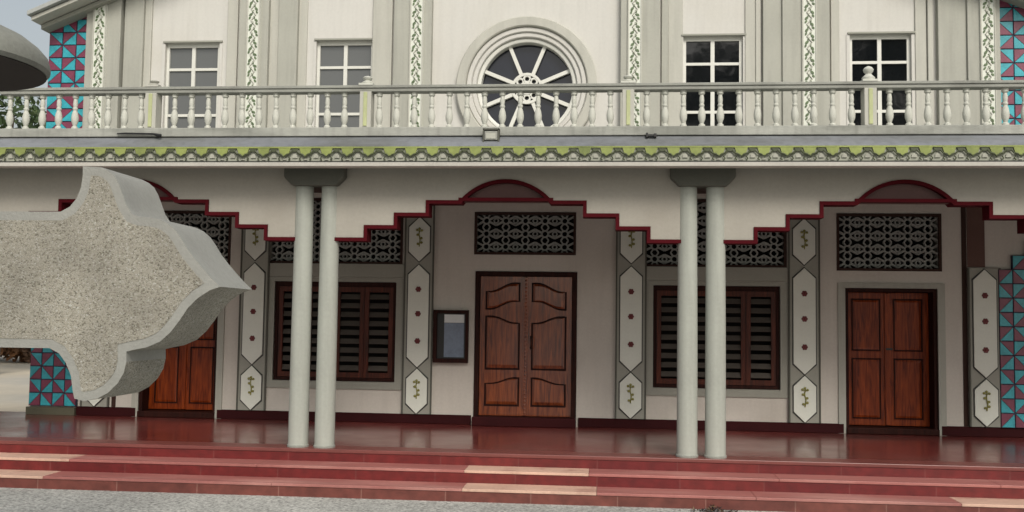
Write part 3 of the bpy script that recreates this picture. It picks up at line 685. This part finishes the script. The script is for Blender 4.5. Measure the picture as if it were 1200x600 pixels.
# ---- gable ends: upper tile panels and raking eaves
ZEL = 4.40
part('tile_panel', tiles(-8.625, 3, 1.96, 14, W0-.03, .2, lambda i, j: True, .222), TM, church)
part('tile_panel', tiles(xp(1169), 4, 1.94, 14, W0-.03, .2, lambda i, j: True, .205), TM, church)
for s_ in (-1, 1):
    fx_ = lambda x_: CX+s_*(CX-x_) if s_ > 0 else x_
    sl0 = .41
    def rake(xa, xb, za, t0, t1, y0_, y1_):
        zb_ = za+(xb-xa)*sl0
        q = [(xa, za+t0), (xb, zb_+t0), (xb, zb_+t1), (xa, za+t1)]
        if s_ > 0: q = [(2*CX-p_[0], p_[1]) for p_ in q]
        return MB().prism(q, y0_, y1_)
    R_ = part('roof', rake(-8.70, -7.3, 4.42, .06, .13, 14.05, 24), M['roof'], church, bevel=.008)
    part('roof_moulding', rake(-8.67, -7.3, 4.42, .0, .059, 14.12, 23.9), M['greyl'], R_, bevel=.006)
    part('roof_moulding', rake(-8.645, -7.3, 4.42, -.07, -.001, 14.35, 23.8), M['lower_grey'], R_, bevel=.006)
    x0_, x1_ = (-7.3, CX) if s_ < 0 else (CX, 2*CX+7.3)
    za_ = 4.42+(8.70-7.3)*sl0+.04; zm_ = za_+(7.3+CX)*sl0
    q = [(x0_, za_), (CX, zm_), (CX, zm_+.09), (x0_, za_+.09)] if s_ < 0 else [(x1_, za_), (CX, zm_), (CX, zm_+.09), (x1_, za_+.09)]
    part('roof', MB().prism(q, 14.05, 24), M['roof'], church)
    q = [(x0_, 5.2), (x1_, 5.2), (x1_, za_), (CX, zm_)] if s_ > 0 else [(x0_, 5.2), (x1_, 5.2), (CX, zm_), (x0_, za_)]
    part('gable_wall', MB().prism(q, W0+.002, W0+.24), M['upper'], church)

# ================================================================== stone cross
SY = 3.2; th = .30
crs = thing('stone_cross', 'large pebble dashed concrete cross with trefoil arm ends in front of the church', 'cross', (-2.9, SY+.15, -E))
ptsr = [(97, 195), (119, 196), (127, 200), (134, 206), (139, 215), (143, 226), (148, 240), (155, 251), (163, 254), (176, 255), (187, 257), (197, 262), (205, 269), (212, 279), (219, 291), (228, 303), (238, 315), (247, 325), (258, 336),
        (246, 340), (232, 349), (220, 361), (210, 376), (200, 389), (188, 400), (172, 407), (156, 410), (148, 412), (148, 424), (145, 437), (138, 449), (127, 460), (114, 467), (98, 470), (87, 467), (85, 457), (83, 440), (77, 425), (69, 414), (58, 408)]
ptop = [(71, 248), (82, 242), (90, 232), (95, 219), (97, 205)]
out = [w(a, b_, SY) for a, b_ in ptop+ptsr]
AZ = .11; AH = .225; CXX = -2.95
zt, zb_ = out[0][1], out[-1][1]; AZ = (zt+zb_)/2
hh = (zt-zb_)/2
arm = [(x-CXX, z-AZ) for x, z in out]     # right arm, from its upper root to lower root
def rotp(pts_, k): 
    for _ in range(k): pts_ = [(-z, x) for x, z in pts_]
    return pts_
poly = []
poly += [(x, z) for x, z in reversed(arm)]+[(hh, hh)]                 # right arm, lower root -> upper root (counter-clockwise)
poly += rotp([(x*.96, z) for x, z in reversed(arm)], 1)+[(-hh, hh)]             # top arm
poly += rotp([(x, z) for x, z in reversed(arm)], 2)                 # left arm
poly += [(-hh, -hh), (-hh, -(AZ+E)+.4), (hh, -(AZ+E)+.4), (hh, -hh)]
P2 = [(x+CXX, z+AZ) for x, z in poly]
n = len(P2)
# inner outline for the pebbled field
def inset_poly(P, d):
    res = []; N = len(P)
    for i in range(N):
        a, q, b_ = Vector(P[i-1]), Vector(P[i]), Vector(P[(i+1) % N])
        t1 = (q-a); t2 = (b_-q)
        t1 = t1.normalized(); t2 = t2.normalized()
        n1 = Vector((-t1.y, t1.x)); n2 = Vector((-t2.y, t2.x)); s_ = n1+n2
        res.append(tuple(q+s_*(d*2/max(1.1, s_.length_squared))))
    return res
def dist_seg(p_, a, b_):
    p_, a, b_ = Vector(p_), Vector(a), Vector(b_); t_ = max(0, min(1, (p_-a).dot(b_-a)/max(1e-9, (b_-a).length_squared))); return (p_-(a+(b_-a)*t_)).length
IN = [q for q in inset_poly(P2, .030) if min(dist_seg(q, P2[i], P2[(i+1) % n]) for i in range(n)) > .0285]
mb = MB()
vs = [(x, SY, z) for x, z in P2]+[(x, SY+th, z) for x, z in P2]
for i in range(n):
    under = P2[(i+1) % n][0] > P2[i][0]+.0006          # counter-clockwise outline: faces that look down are pebbled
    a_, b_ = P2[i], P2[(i+1) % n]; mb.add([(a_[0], SY, a_[1]), (b_[0], SY, b_[1]), (b_[0], SY+th, b_[1]), (a_[0], SY+th, a_[1])], [(0, 1, 2, 3)], 1 if under else 0)
tt = tessellate_polygon([[Vector((x, z, 0)) for x, z in P2], [Vector((x, z, 0)) for x, z in IN]])
mb.add([(x, SY, z) for x, z in P2]+[(x, SY, z) for x, z in IN], [tuple(q) for q in tt])
t = tessellate_polygon([[Vector((x, z, 0)) for x, z in P2]]); mb.add([(x, SY+th, z) for x, z in P2], [tuple(q) for q in t])
body = part('cross_body', mb, [M['stone_smooth'], M['pebble']], crs, smooth=True, weld=True)
mb = MB(); t = tessellate_polygon([[Vector((x, z, 0)) for x, z in IN]]); mb.add([(x, SY+.0015, z) for x, z in IN], [tuple(q) for q in t])
mb = MB().prism(IN, SY-.0015, SY+.02)
part('pebble_face', mb, M['pebble'], crs)
part('pedestal', MB().box(CXX-.45, CXX+.45, SY-.3, SY+.6, -E, -E+.25).box(CXX-.33, CXX+.33, SY-.18, SY+.48, -E+.25, -E+.42), M['stone_smooth'], crs, bevel=.02)

# ================================================================== domed canopy at the left edge
dc = w(52, 88, 6.0); RD = .70; dx_ = dc[0]-RD-.07; dz_ = dc[1]+.075
can = thing('domed_canopy', 'grey concrete domed canopy with dark underside, left of the balcony', 'canopy', (dx_, 6.0, -E))
pr = [(RD-.02, -.01), (RD, .015), (RD, .05), (RD-.015, .10), (RD-.06, .15), (RD-.14, .21), (RD-.27, .27), (RD-.45, .31), (.12, .34), (.12, .52), (.001, .52)]
part('dome', MB().lathe(pr, (dx_, 6.0, dz_), 48), mat('grey weathered concrete', (.20, .205, .18), .85, .2, 3, 40, .3, 70), can, smooth=True)
part('soffit', MB().lathe([(RD-.022, -.006), (RD-.06, .03), (.35, .22), (.001, .27)], (dx_, 6.0, dz_-.012), 48), mat('shade dark soffit', (.022, .018, .015), .9, .2, 3, 40), can, smooth=True)  # shade under the dome is put into this near-black colour
part('post', MB().lathe([(.14, 0), (.14, .1), (.09, .14), (.09, dz_+E-.2), (.13, dz_+E)], (dx_, 6.0, -E), 24), M['stone_smooth'], can, smooth=True)
part('finial', MB().lathe([(.10, .52), (.13, .56), (.07, .62), (.10, .70), (.02, .82)], (dx_, 6.0, dz_), 20), M['capital'], can, smooth=True)

# ================================================================== small things
nb = thing('notice_board', 'dark framed glass notice board on the wall left of the central door', 'notice board', (-2.235, W0, -.66))
bx0, bx1, bz0, bz1 = -2.49, -1.975, -.64, .13
part('frame', MB().holed(bx0, bx1, bz0, bz1, W0-.09, W0-.002, [(bx0+.05, bx1-.04, bz0+.06, bz1-.05)]), M['wooddark'], nb, bevel=.005)
part('backing', MB().box(bx0+.04, bx1-.03, W0-.03, W0-.015, bz0+.05, bz1-.04), M['black'], nb)
part('lower_reflection', MB().box(bx0+.155, bx1-.065, W0-.038, W0-.031, bz0+.08, bz0+.58), mat('blue grey glass reflection', (.16, .20, .27), .35, .2, 8, 30), nb)  # blue grey board: the glass's lower reflection painted as colour
part('upper_reflection', MB().box(bx0+.155, bx1-.065, W0-.038, W0-.031, bz0+.585, bz1-.065), mat('pale glass reflection', (.60, .62, .62), .5, .1, 8, 30), nb)  # pale board: the sky's reflection in the glass painted as colour

fl = thing('floodlight', 'small grey box floodlight standing on the eave below the round window', 'floodlight', (-1.31, 11.36, 2.06))
part('housing', MB().box(-1.385, -1.235, 11.30, 11.38, 2.06, 2.165), M['rail'], fl, bevel=.006)
part('lens', MB().box(-1.365, -1.255, 11.292, 11.305, 2.075, 2.14), M['greymetal'], fl)
part('bracket', MB().box(-1.405, -1.388, 11.30, 11.40, 2.04, 2.19).box(-1.232, -1.215, 11.30, 11.40, 2.04, 2.19).box(-1.405, -1.215, 11.30, 11.40, 2.18, 2.197), M['capital'], fl)
cx0, cz0 = w(138, 157, 11.38); cx1, cz1 = w(188, 157.5, 11.38)
cb = part('cable_tube', MB().tube([(cx0, 11.37, cz0), (cx0+.1, 11.37, cz0+.004), (cx1-.08, 11.37, cz1+.004), (cx1-.03, 11.36, cz1-.012), (cx1+.02, 11.35, cz1-.02)], [.010, .012, .012, .02, .018], 8), M['black'], origin=(cx0, 11.37, cz0), smooth=True)
tag(cb, 'thin black tube lying along the eave edge at its left part', 'tube')
cx0, cz0 = w(763, 159, 11.38)
cl = part('cable_clip', MB().box(cx0-.06, cx0+.06, 11.34, 11.39, cz0-.012, cz0+.012).box(cx0-.06, cx0-.035, 11.335, 11.395, cz0-.025, cz0+.028).box(cx0+.03, cx0+.06, 11.335, 11.395, cz0-.022, cz0+.02), M['black'], origin=(cx0, 11.37, cz0), bevel=.004)
tag(cl, 'small black clip on the balcony edge right of the round window', 'clip')

# fallen leaves at the foot of the steps
lv = MB()
for k in range(120):
    a = random.gauss(0, 1); x_ = 1.14+a*.10; y_ = 10.68-abs(random.gauss(0, .10)); z_ = -E+.008+abs(random.gauss(0, .03))*math.exp(-abs(a))
    u_ = Vector((random.uniform(-1, 1), random.uniform(-1, 1), random.uniform(-.6, .6))).normalized()*random.uniform(.015, .04); v_ = u_.cross(Vector((random.uniform(-.5, .5), random.uniform(-.5, .5), 1))).normalized()*.012
    c_ = Vector((x_, y_, z_)); lv.add([c_-u_, c_+v_, c_+u_+Vector((0, 0, .006)), c_-v_], [(0, 1, 2, 3)], k % 3)
o = part('fallen_leaves', lv, [mat('dry dark leaf', (.03, .022, .018), .8, .3, 20, 60), mat('brown leaf', (.14, .09, .05), .8, .3, 20, 60), mat('grey leaf', (.06, .055, .055), .8, .3, 20, 60)], origin=(1.14, 10.6, -E), fix=False)
tag(o, 'little heap of dark fallen leaves at the foot of the steps', 'leaves', kind='stuff')

# ================================================================== trees beyond, left
def leafmat(name, c1, c2):
    return mat(name, c1, .6, .35, 1.5, 8, col2=c2, c2scale=1.0, c2lo=.45, c2hi=.6)
def tree(name, label, cat, x, y, h, r, lm_, n=3500, zbase=.35, group=None, lf=.16):
    T = thing(name, label, cat, (x, y, -E), group); z0 = -E; tb = MB()
    tb.tube([(x, y, z0), (x+.1, y, z0+h*.3), (x-.05, y+.1, z0+h*.55), (x+.05, y, z0+h*.85)], [.05*h*.5, .04*h*.5, .028*h*.5, .01*h*.5], 10)
    cs = []
    for k in range(16):
        a = random.uniform(0, 6.28); rr = r*random.uniform(.15, .8); zz = z0+h*random.uniform(zbase, .95)
        e = Vector((x+rr*math.cos(a), y+rr*math.sin(a), zz)); cs.append((e, r*random.uniform(.28, .5)))
        tb.tube([(x, y, z0+h*random.uniform(.25, .5)), ((x+e.x)/2, (y+e.y)/2, (zz+z0+h*.4)/2+.1), tuple(e)], [.03*h*.4, .02*h*.4, .006*h*.4], 6)
    part('trunk', tb, M['bark'], T, smooth=True)
    cr = MB()
    for k in range(n):
        e, q = random.choice(cs); d = Vector((random.gauss(0, 1), random.gauss(0, 1), random.gauss(0, .8))).normalized()*q*random.uniform(.55, 1.05)
        c_ = e+d; u_ = Vector((random.uniform(-1, 1), random.uniform(-1, 1), random.uniform(-1, 1))).normalized()*lf*random.uniform(.5, 1.1)
        v_ = u_.orthogonal().normalized()*u_.length*.45
        cr.add([c_-u_, c_-v_, c_+u_, c_+v_], [(0, 1, 2, 3)])
    part('crown', cr, lm_, T, fix=False)
LG = leafmat('dark leaves', (.035, .065, .02), (.07, .10, .035)); LG2 = leafmat('mid leaves', (.06, .085, .03), (.10, .12, .05))
tree('broadleaf_tree', 'dark green tree seen through the left end of the balcony rail', 'tree', -19.2, 30, 8.6, 2.4, LG, 6000)
tree('broadleaf_tree', 'lighter green tree further left behind the domed canopy', 'tree', -24.0, 33, 9.5, 3.0, LG2, 6000)
BR = leafmat('rusty dry leaves', (.20, .095, .04), (.10, .055, .03))
def shrub(x, y, h, r, lm_, label):
    T = thing('shrub', label, 'shrub', (x, y, -E), 'dry shrubs beyond the courtyard'); z0 = -E; sb = MB()
    for k in range(7):
        a = random.uniform(0, 6.28); sb.tube([(x, y, z0), (x+r*.4*math.cos(a), y+r*.4*math.sin(a), z0+h*.5), (x+r*.7*math.cos(a), y+r*.7*math.sin(a), z0+h*.85)], [.05, .03, .01], 5)
    part('stem', sb, M['bark'], T, smooth=True); cr = MB()
    for k in range(2600):
        d = Vector((random.gauss(0, 1), random.gauss(0, 1), random.gauss(0, 1))).normalized()*random.uniform(.55, 1.05)
        c_ = Vector((x+d.x*r, y+d.y*r, z0+h*.5+d.z*h*.5)); c_.z = max(c_.z, z0+.02)
        u_ = Vector((random.uniform(-1, 1), random.uniform(-1, 1), random.uniform(-1, 1))).normalized()*random.uniform(.08, .2); v_ = u_.orthogonal().normalized()*u_.length*.5
        cr.add([c_-u_, c_-v_, c_+u_, c_+v_], [(0, 1, 2, 3)])
    part('foliage', cr, lm_, T, fix=False)
shrub(-22.6, 38, 2.2, 1.6, BR, 'rust brown shrub beyond the courtyard, just left of the corner')
shrub(-25.6, 38.5, 2.6, 1.9, BR, 'larger rust brown shrub beyond the courtyard, far left')

# trees across the forecourt, behind the photographer: the right upper windows mirror them
tree('broadleaf_tree', 'tall spreading tree across the forecourt, mirrored in the dark upper windows', 'tree', 5.5, -15, 14.0, 3.4, LG, 3500, .45, None, .30)
tree('broadleaf_tree', 'tall dark tree across the forecourt, mirrored in the rightmost upper window', 'tree', 11.5, -14, 14.5, 3.4, LG, 3500, .45, None, .30)
